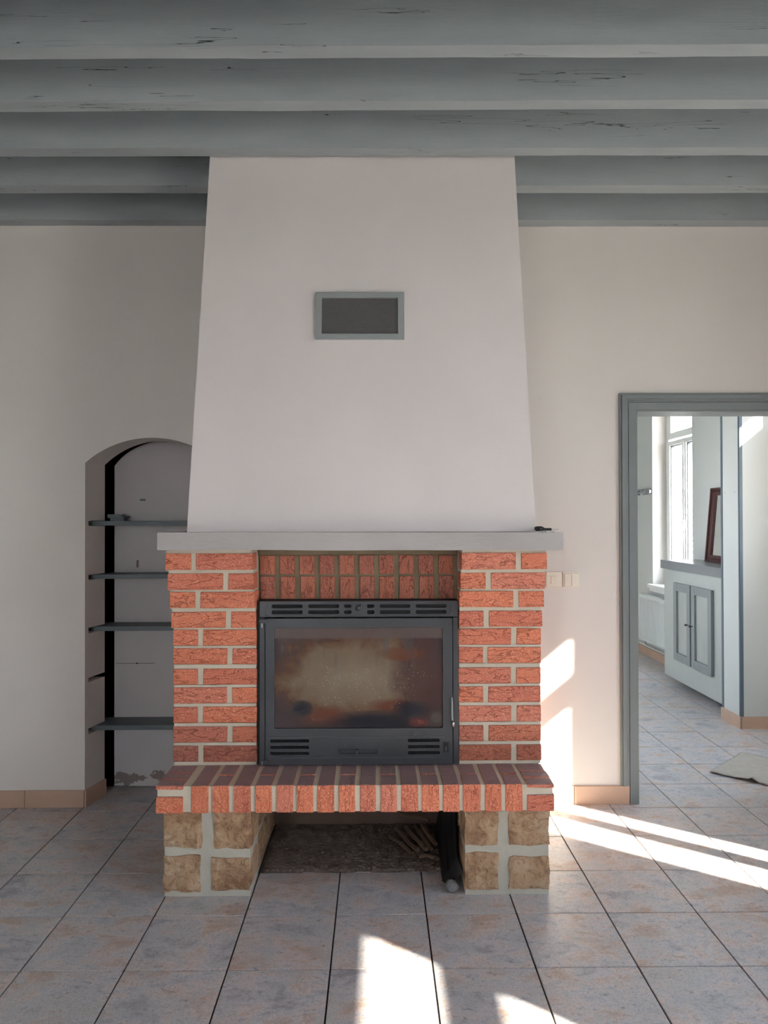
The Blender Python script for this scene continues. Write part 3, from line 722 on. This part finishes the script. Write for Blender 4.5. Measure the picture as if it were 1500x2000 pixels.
P = [(-.4600, .5640)] + [(.275, .5640)] + [(.275 + .027 * math.sin(math.radians(a)), .537 + .027 * math.cos(math.radians(a))) for a in range(10, 91, 16)] + [(.302, .500)] + [(.290 + .012 * math.cos(math.radians(a)), .492 - .012 * math.sin(math.radians(a))) for a in range(10, 91, 20)] + [(-.4400, .4785)] + [(-.4400 - .016 * math.sin(math.radians(a)), .4945 - .016 * math.cos(math.radians(a))) for a in range(10, 91, 20)] + [(-.456, .562)]
MB().tube([(x, SY - .0060, z) for x, z in P], .0017, 6, False).obj('lower_rim', 'iron_worn', door)
for q in VH:
    xs = [p[0] for p in q]; zs = [p[1] for p in q]; MB().tube([(x + .0, SY - .0058, z) for x, z in rect(min(xs) - .0008, max(xs) + .0008, min(zs) - .0008, max(zs) + .0008, .0065)], .0009, 5, True).obj('vent_rim', 'iron_worn', door)
m = MB()
for (a, b) in ((-.4444, -.2821), (.1262, .2596)):
    x = a + .006
    while x < b: m.box(x, x + .0035, SY + .001, SY + .006, .490, .556); x += .0115
m.obj('vent_bars', 'iron_dark', door)
MB().box(-.158, 0, SY + .004, SY + .010, .492, .514).obj('slider_bed', 'iron', door)
MB().box(-.0905, -.0790, SY - .016, SY + .004, .4930, .5130).obj('slider_knob', 'iron', door, bevel=.002)
# raised marks over the slider, their shapes worn smooth by paint
m = MB(); yy = SY - .0082
m.tube([(-.140 + .006 * math.cos(a / 8 * 2 * math.pi), yy + .0008, .5255 + .0045 * math.sin(a / 8 * 2 * math.pi)) for a in range(8)], .0010, 5, True)
m.box(-.1335, -.1318, yy - .0004, yy + .0025, .5250, .5380)
m.box(-.0840, -.0822, yy - .0004, yy + .0025, .5200, .5330); m.box(-.0885, -.0775, yy - .0004, yy + .0025, .5170, .5185)
m.box(-.0670, -.0655, yy - .0004, yy + .0025, .5160, .5330)
m.box(-.0460, -.0445, yy - .0004, yy + .0025, .5230, .5310); m.box(-.0390, -.0375, yy - .0004, yy + .0025, .5230, .5310); m.box(-.0470, -.0370, yy - .0004, yy + .0025, .5205, .5220)
m.box(-.0290, -.0272, yy - .0004, yy + .0025, .5230, .5310); m.box(-.0240, -.0225, yy - .0004, yy + .0025, .5230, .5330)
m.obj('raised_marks', 'iron_worn', door)
# oval maker's emblem in relief
m = MB()
arc = [(.172 + .036 * math.cos(math.radians(a)), yy + .0008, .5762 + .0135 * math.sin(math.radians(a))) for a in range(95, 330, 12)]
m.tube(arc, .0015, 6); m.tube([(.147, yy, .5745), (.156, yy, .584), (.170, yy, .5885)], .0017, 6)
for x, z0_, z1_ in ((.1505, .569, .578), (.1555, .5665, .5790), (.1610, .5700, .5790), (.1665, .5715, .5825), (.1725, .5715, .5825), (.1775, .5715, .5800), (.1830, .5715, .5790)): m.box(x, x + .0018, yy - .0004, yy + .0025, z0_, z1_)
for s in (1, -1): m.tube([(.2000 + .0065 * math.cos(math.radians(a)), yy + .0005, .5775 + s * .0045 + .0045 * math.sin(math.radians(a))) for a in ((30, 90, 150, 210, 270) if s > 0 else (210, 270, 330, 30, 90))], .0016, 6)
m.obj('oval_emblem', 'iron_worn', door)
pl = plate('small_plate', rect(.2725, .2985, .4975, .5420, .001), [rect(.2750, .2960, .5000, .5395, .001)], SY - .0078, .003, 'iron', door, .0004)
m = MB().box(.2752, .2958, SY - .0062, SY - .0058, .5002, .5393); m.obj('plate_field', 'iron_dark', door)
m = MB().box(.2845, .2862, SY - .0072, SY - .006, .503, .523); 
for z in (.505, .512, .519): m.box(.2825, .2880, SY - .0072, SY - .006, z, z + .002)
m.obj('plate_mark', 'grille', door)
# handle and hinges
h = MB().tube([(.3095, SY - .014, .728), (.3098, SY - .017, .700), (.3100, SY - .018, .670), (.3102, SY - .018, .645), (.3120, SY - .019, .632)], [.0035, .0042, .0045, .0045, .005], 10)
hd = h.obj('handle', 'grille', door, smooth=True); MB().tube([(.3120, SY - .019, .634), (.3140, SY - .021, .622), (.3145, SY - .021, .612), (.3140, SY - .019, .603)], [.005, .0072, .0075, .004], 10).obj('handle_tip', 'chrome', hd, smooth=True)
MB().tube([(.3095, SY - .006, .722), (.3095, SY - .016, .722)], .0035, 8).obj('handle_pivot', 'iron', hd)
for z in (1.037, .453):
    q = MB().box(-.4880, -.4500, SY - .014, SY - .004, z - .0005, z + .0165).obj('hinge', 'iron', st, bevel=.0015)
    MB().tube([(-.477, SY - .012, z - .018 if z > .6 else z + .014), (-.477, SY - .012, z)], .0045, 8).obj('hinge_pin', 'steel', q)

# ------------------------------------------------------------------ things round the fireplace
def hull_blob(name, c, s, mat, seed, parent=None, amp=.25):
    bm = bmesh.new(); bmesh.ops.create_icosphere(bm, subdivisions=2, radius=1)
    for v in bm.verts:
        v.co *= 1 + amp * mnoise.noise(v.co * 1.3 + Vector((seed, seed, 0)))
        v.co = Vector((v.co.x * s[0], v.co.y * s[1], max(v.co.z * s[2], -s[2] * .75)))
    me = bpy.data.meshes.new(name); bm.to_mesh(me); bm.free(); me.materials.append(MT[mat]); o = bpy.data.objects.new(name, me); put(o, parent, c); return o
# rubble and ash bed in the recess: nobody could count it
vs = []; fs = []; nx, ny = 90, 50
for j in range(ny + 1):
    for i in range(nx + 1):
        x = -.488 + .822 * i / nx; y = -.735 + .462 * j / ny
        e = min(1, j / 3, (i + 1) / 3, (nx - i + 1) / 3); edge = -.735 + .02 * mnoise.noise(Vector((x * 9, 0, 0)))
        z = .004 + e * (.008 + .010 * abs(mnoise.noise(Vector((x * 40, y * 40, 0)))) + .008 * abs(mnoise.noise(Vector((x * 16, y * 16, 4)))))
        if y < edge + .006: z = .0006
        vs.append((x, y, z))
for j in range(ny):
    for i in range(nx): a = j * (nx + 1) + i; fs.append((a, a + 1, a + nx + 2, a + nx + 1))
m = MB().add(vs, fs); rs = random.Random(3)
for q in range(420):
    x = rs.uniform(-.47, .31); y = -.735 + abs(rs.gauss(.03, .07)); s = rs.uniform(.003, .009)
    if y > -.3: continue
    P = [Vector((rs.uniform(.6, 1.2) * a, rs.uniform(.6, 1.2) * b, rs.uniform(.5, 1) * c)) * s + Vector((x, y, .013)) for a, b, c in ((-1, -1, -1), (1, -1, -1), (1, 1, -1), (-1, 1, -1), (-1, -1, 1), (1, -1, 1), (1, 1, 1), (-1, 1, 1))]
    m.hexa(P[:4], P[4:])
o = m.obj('ash_rubble', 'rubble', fix=False); tag(o, 'grey bed of ash and crumbled mortar on the floor of the recess under the hearth', 'rubble', kind='stuff')
# kindling
K = [((.055, -.470, .03), (.152, -.615, .022), .0095, 'bent pale kindling stick, leftmost in the heap under the hearth'),
     ((.085, -.400, .035), (.178, -.600, .026), .0105, 'straight kindling stick second from left in the heap under the hearth'),
     ((.130, -.380, .04), (.212, -.605, .030), .011, 'kindling stick with a bright sawn end in the middle of the heap'),
     ((.175, -.390, .045), (.232, -.600, .034), .009, 'kindling stick fourth from left in the heap under the hearth'),
     ((.205, -.400, .055), (.252, -.585, .045), .009, 'kindling stick at the right of the heap beside the black sheet'),
     ((.110, -.300, .07), (.235, -.430, .085), .0085, 'long dark kindling stick lying across the back of the heap'),
     ((.178, -.640, .018), (.245, -.648, .020), .0075, 'short stick lying crosswise in front of the kindling heap')]
for k, (a, b, r_, lab) in enumerate(K):
    a, b = Vector(a) + Vector((0, 0, .006)), Vector(b) + Vector((0, 0, .006)); n = 6; pts = [a.lerp(b, i / n) + Vector((.003 * math.sin(i * .7 + k), 0, .004 * math.sin(i * .8 + k * 2))) for i in range(n + 1)]
    o = MB().tube(pts, [r_ * (1 + .12 * math.sin(i * 2.3 + k)) for i in range(n + 1)], 6).obj('kindling_stick', 'wood'); tag(o, lab, 'stick', 'kindling sticks under the hearth')
# black sheet leaning on the right foot
vs = []; n1, n2 = 14, 8
for j in range(n2 + 1):
    for i in range(n1 + 1):
        y = -.875 + .50 * i / n1; q = j / n2; top = .06 + .22 * min(1, (i / n1) * 3.0)
        vs.append((.262 + .058 * q + .006 * mnoise.noise(Vector((y * 9, q * 4, 0))) + (.02 if i == 0 else 0), y + .02 * (1 - q) * (1 if i < 2 else 0), .004 + top * q))
fs = []
for j in range(n2):
    for i in range(n1): a = j * (n1 + 1) + i; fs.append((a, a + 1, a + n1 + 2, a + n1 + 1))
o = MB().add(vs, fs).obj('iron_sheet', 'sheet'); md = o.modifiers.new('thick', 'SOLIDIFY'); md.thickness = .005; tag(o, 'black iron sheet leaning against the right stone foot inside the recess', 'sheet')
o = hull_blob('pebble', (.292, -.893, .019), (.028, .022, .024), 'pebble', 4); tag(o, 'rounded grey stone lying at the inner corner of the right stone foot', 'stone')

# keys on the mantel
ky = empty('key_bunch', (.665, -.885, 1.414), 'bunch of keys with black fob on the right end of the mantel', 'keys')
o = hull_blob('fob', (.645, -.885, 1.4275), (.020, .014, .0115), 'black', 3, ky)
m = MB(); m.box(.660, .694, -.893, -.879, 1.4205, 1.4305); m.obj('key_head', 'black', ky, bevel=.003)
MB().box(.694, .722, -.889, -.883, 1.4240, 1.4262).obj('key_blade', 'steel', ky)
MB().tube([(.656 + .011 * math.cos(a / 14 * 2 * math.pi), -.889 + .004 * math.sin(a / 14 * 2 * math.pi), 1.4255 + .0105 * math.sin(a / 14 * 2 * math.pi)) for a in range(14)], .0013, 6, True).obj('ring', 'chrome', ky)
MB().box(.641, .672, -.900, -.893, 1.4150, 1.4185).obj('key', 'chrome', ky, bevel=.001)
MB().tube([(.668, -.893, 1.4165), (.685, -.890, 1.4165), (.705, -.888, 1.4165)], .0025, 6).obj('key', 'steel', ky)

# switches
sw = empty('wall_socket_plate', (.913, 0, 1.155), 'cream blank cover plate with small slot, half behind the brick pier', 'plate')
MB().box(.870, .9535, -.009, 0, 1.1155, 1.1945).obj('plate', 'plastic', sw, bevel=.003)
MB().box(.894, .9195, -.0145, -.008, 1.1330, 1.1735).obj('rocker', 'plastic', sw, bevel=.002)
sw = empty('light_switch', (.999, 0, 1.155), 'cream double light switch between the brick pier and the doorway', 'switch')
MB().box(.9560, 1.0415, -.009, 0, 1.1145, 1.1945).obj('plate', 'plastic', sw, bevel=.003)
for a, b in ((.9640, .9985), (1.0005, 1.035)): MB().hexa([(a, -.020, 1.1215), (b, -.020, 1.1215), (b, -.006, 1.1215), (a, -.006, 1.1215)], [(a, -.016, 1.1840), (b, -.016, 1.1840), (b, -.006, 1.1840), (a, -.006, 1.1840)]).obj('rocker', 'plastic', sw, bevel=.0015)

# ------------------------------------------------------------------ far room
cb = empty('wall_cabinet', (2.75, 2.25, .07), 'pale grey low cabinet with two panelled doors beyond the doorway', 'cabinet')
MB().box(2.585, RX - .007, 1.632, 2.868, .072, 1.020).obj('body', 'cab', cb, bevel=.003)
MB().box(2.76, RX - .007, 1.70, 2.86, 0.001, .072).obj('toe_plinth', 'cab', cb)
XF = 2.585
for (ya, yb, ks) in ((2.262, 2.600, 0), (1.870, 2.235, 1)):
    z0, z1, s = .252, .915, .062; T = .026
    d = MB().box(XF - T, XF - .002, ya, ya + s, z0, z1).box(XF - T, XF - .002, yb - s, yb, z0, z1).box(XF - T + .001, XF - .002, ya + s, yb - s, z0, z0 + .068).box(XF - T + .001, XF - .002, ya + s, yb - s, z1 - .068, z1).obj('door', 'cabdoor', cb, bevel=.0015)
    MB().box(XF - .008, XF - .003, ya + s, yb - s, z0 + .068, z1 - .068).obj('panel', 'cabpanel', d)
    ky_ = ya + .028 if ks == 0 else yb - .028
    MB().tube([(XF - T, ky_, .590), (XF - T - .014, ky_, .590), (XF - T - .018, ky_, .590), (XF - T - .030, ky_, .590)], [.004, .004, .010, .008], 10).obj('knob', 'iron', d)
m = MB().box(2.562, RX - .007, 1.632, 2.895, 1.022, 1.096)
tag(m.obj('countertop', 'counter', bevel=.003), 'thick grey countertop on the low cabinet beyond the doorway', 'countertop')
# mirror
mi = empty('mirror', (2.85, 2.3, 1.097), 'small dark wood framed mirror leaning on the wall on the countertop', 'mirror')
def lean(y0, y1, q0, q1, o0, o1):   # q along the leaning face, o outward thickness
    def P(y, q, o): a = math.radians(5.0); return (2.838 + q * math.sin(a) - o * math.cos(a), y, 1.0975 + q * math.cos(a) + o * math.sin(a))
    return MB().hexa([P(y0, q0, o1), P(y0, q0, o0), P(y1, q0, o0), P(y1, q0, o1)], [P(y0, q1, o1), P(y0, q1, o0), P(y1, q1, o0), P(y1, q1, o1)])
A0, A1, HH, FW = 2.09, 2.548, .628, .085
fr = lean(A0, A0 + FW, 0, HH, 0, .022)
for a in ((A1 - FW, A1, 0, HH, 0, .022), (A0 + FW, A1 - FW, 0, FW * .7, 0, .022), (A0 + FW, A1 - FW, HH - FW * .75, HH, 0, .022)):
    x = lean(*a); fr.add(x.v, x.f)
fr.obj('frame', 'mirrorframe', mi, bevel=.002)
lip = lean(A1 - .022, A1, 0, HH, .021, .029)
for a in ((A0, A1, 0, .014, .021, .029), (A0, A1, HH - .014, HH, .021, .029), (A0, A0 + .02, 0, HH, .021, .029)):
    x = lean(*a); lip.add(x.v, x.f)
lip.obj('carved_lip', 'mirrorframe', mi)
bd = lean(A0 + .035, A1 - .035, .030, .044, .021, .026); n_ = 0
y = A0 + .04
while y < A1 - .04:
    for q in (.022, HH - .035): x = lean(y, y + .008, q, q + .02, .021, .027); bd.add(x.v, x.f)
    y += .016
bd.obj('carved_beading', 'mirrorframe', mi)
lean(A0 + FW, A1 - FW, FW * .7, HH - FW * .75, .004, .010).obj('glass', 'mirror', mi)
# corner strips on the pillar
struct(MB().box(2.5330, 2.5375, 1.3500, 1.372, .084, 2.97).box(2.5330, 2.5560, 1.3535, 1.358, .084, 2.97).obj('trim_4', 'doorblue'))
struct(MB().box(2.5320, 2.5375, 1.612, 1.636, .070, 2.97).obj('trim_5', 'doorblue'))
for y in (1.43, 1.58): tag(MB().tube([(2.5367, y, 1.655), (2.5350, y, 1.655)], .003, 8).obj('screw_head', 'iron'), 'tiny screw head in the pillar side, ' + ('nearer the front corner' if y < 1.5 else 'nearer the rear corner'), 'screw')
# radiator
rd = empty('radiator', (2.83, 3.6, .17), 'white ribbed panel radiator under the far room window', 'radiator')
r0, r1 = 3.02, 4.182
MB().box(2.818, 2.885, r0, r1, .176, .655).obj('panel', 'rad', rd, bevel=.004)
m = MB(); y = r0 + .03
while y < r1 - .03: m.hexa([(2.818, y, .20), (2.818, y + .026, .20), (2.804, y + .019, .205), (2.804, y + .007, .205)], [(2.818, y, .63), (2.818, y + .026, .63), (2.804, y + .019, .625), (2.804, y + .007, .625)]); y += .039
m.obj('ribs', 'rad', rd)
m = MB().box(2.812, 2.892, r0 - .004, r1 + .004, .652, .664); m.obj('top_cover', 'rad', rd, bevel=.003)
m = MB()
for k in range(24): m.box(2.825, 2.88, r0 + .02 + k * .048, r0 + .045 + k * .048, .6635, .6675)
m.obj('top_slats', 'rad', rd)
MB().tube([(2.870, 2.92, .112), (2.870, 4.5, .112)], .009, 8).obj('heating_pipe', 'white', rd)
MB().tube([(2.870, r1 - .04, .112), (2.870, r1 - .04, .18)], .008, 8).obj('pipe_riser', 'white', rd); MB().box(2.86, 2.9035, 3.3, 3.33, .17, .5).box(2.86, 2.9035, 3.9, 3.93, .17, .5).obj('bracket', 'white', rd)
# coat hooks
hk = empty('coat_rack', (RX - .01, 4.3, 1.75), 'chrome wall rail with coat hooks seen through the left of the doorway', 'coat rack')
MB().box(RX - .014, RX - .006, 4.045, 4.70, 1.722, 1.786).obj('rail', 'chrome', hk, bevel=.003)
MB().tube([(RX - .006, 4.06, 1.754), (RX - .028, 4.06, 1.754), (RX - .034, 4.06, 1.754)], [.034, .034, .030], 16).obj('end_disc', 'chrome', hk)
for k in range(5):
    y = 4.16 + k * .115
    MB().tube([(RX - .012, y, 1.775), (RX - .035, y, 1.765), (RX - .055, y, 1.735), (RX - .070, y, 1.722), (RX - .078, y, 1.742)], [.007, .007, .008, .009, .011], 8).obj('hook', 'chrome', hk, smooth=True)
# floor cloth
n = 26; vs = []; e1 = Vector((.3535, .3515, 0)); e2 = Vector((.356, -.349, 0)); o0 = Vector((1.9155, .4545, 0))
for j in range(n + 1):
    for i in range(n + 1):
        u, v = i / n, j / n; p = o0 + e1 * u * 1.0 + e2 * v * 1.0
        p += Vector((.012 * mnoise.noise(Vector((u * 3, v * 3, 1))), .012 * mnoise.noise(Vector((u * 3, v * 3, 5))), 0))
        z = .006 + .010 * max(0, mnoise.noise(Vector((u * 4, v * 4, 2)))) + .004 * abs(mnoise.noise(Vector((u * 11, v * 11, 3))))
        ed = math.exp(-((v - .47) / .035) ** 2) * math.exp(-(u / .3)) * .022; z += ed
        if u < .04: z += .004 * abs(math.sin(v * 20))
        vs.append((p.x, p.y, z))
fs = [(j * (n + 1) + i, j * (n + 1) + i + 1, (j + 1) * (n + 1) + i + 1, (j + 1) * (n + 1) + i) for j in range(n) for i in range(n)]
o = MB().add(vs, fs).obj('floor_cloth', 'cloth', smooth=True); md = o.modifiers.new('thick', 'SOLIDIFY'); md.thickness = .004; md.offset = 0
tag(o, 'crumpled grey floor cloth lying on the tiles beyond the doorway', 'cloth')
for ob in bpy.data.objects:
    if 'wloc' in ob: del ob['wloc']
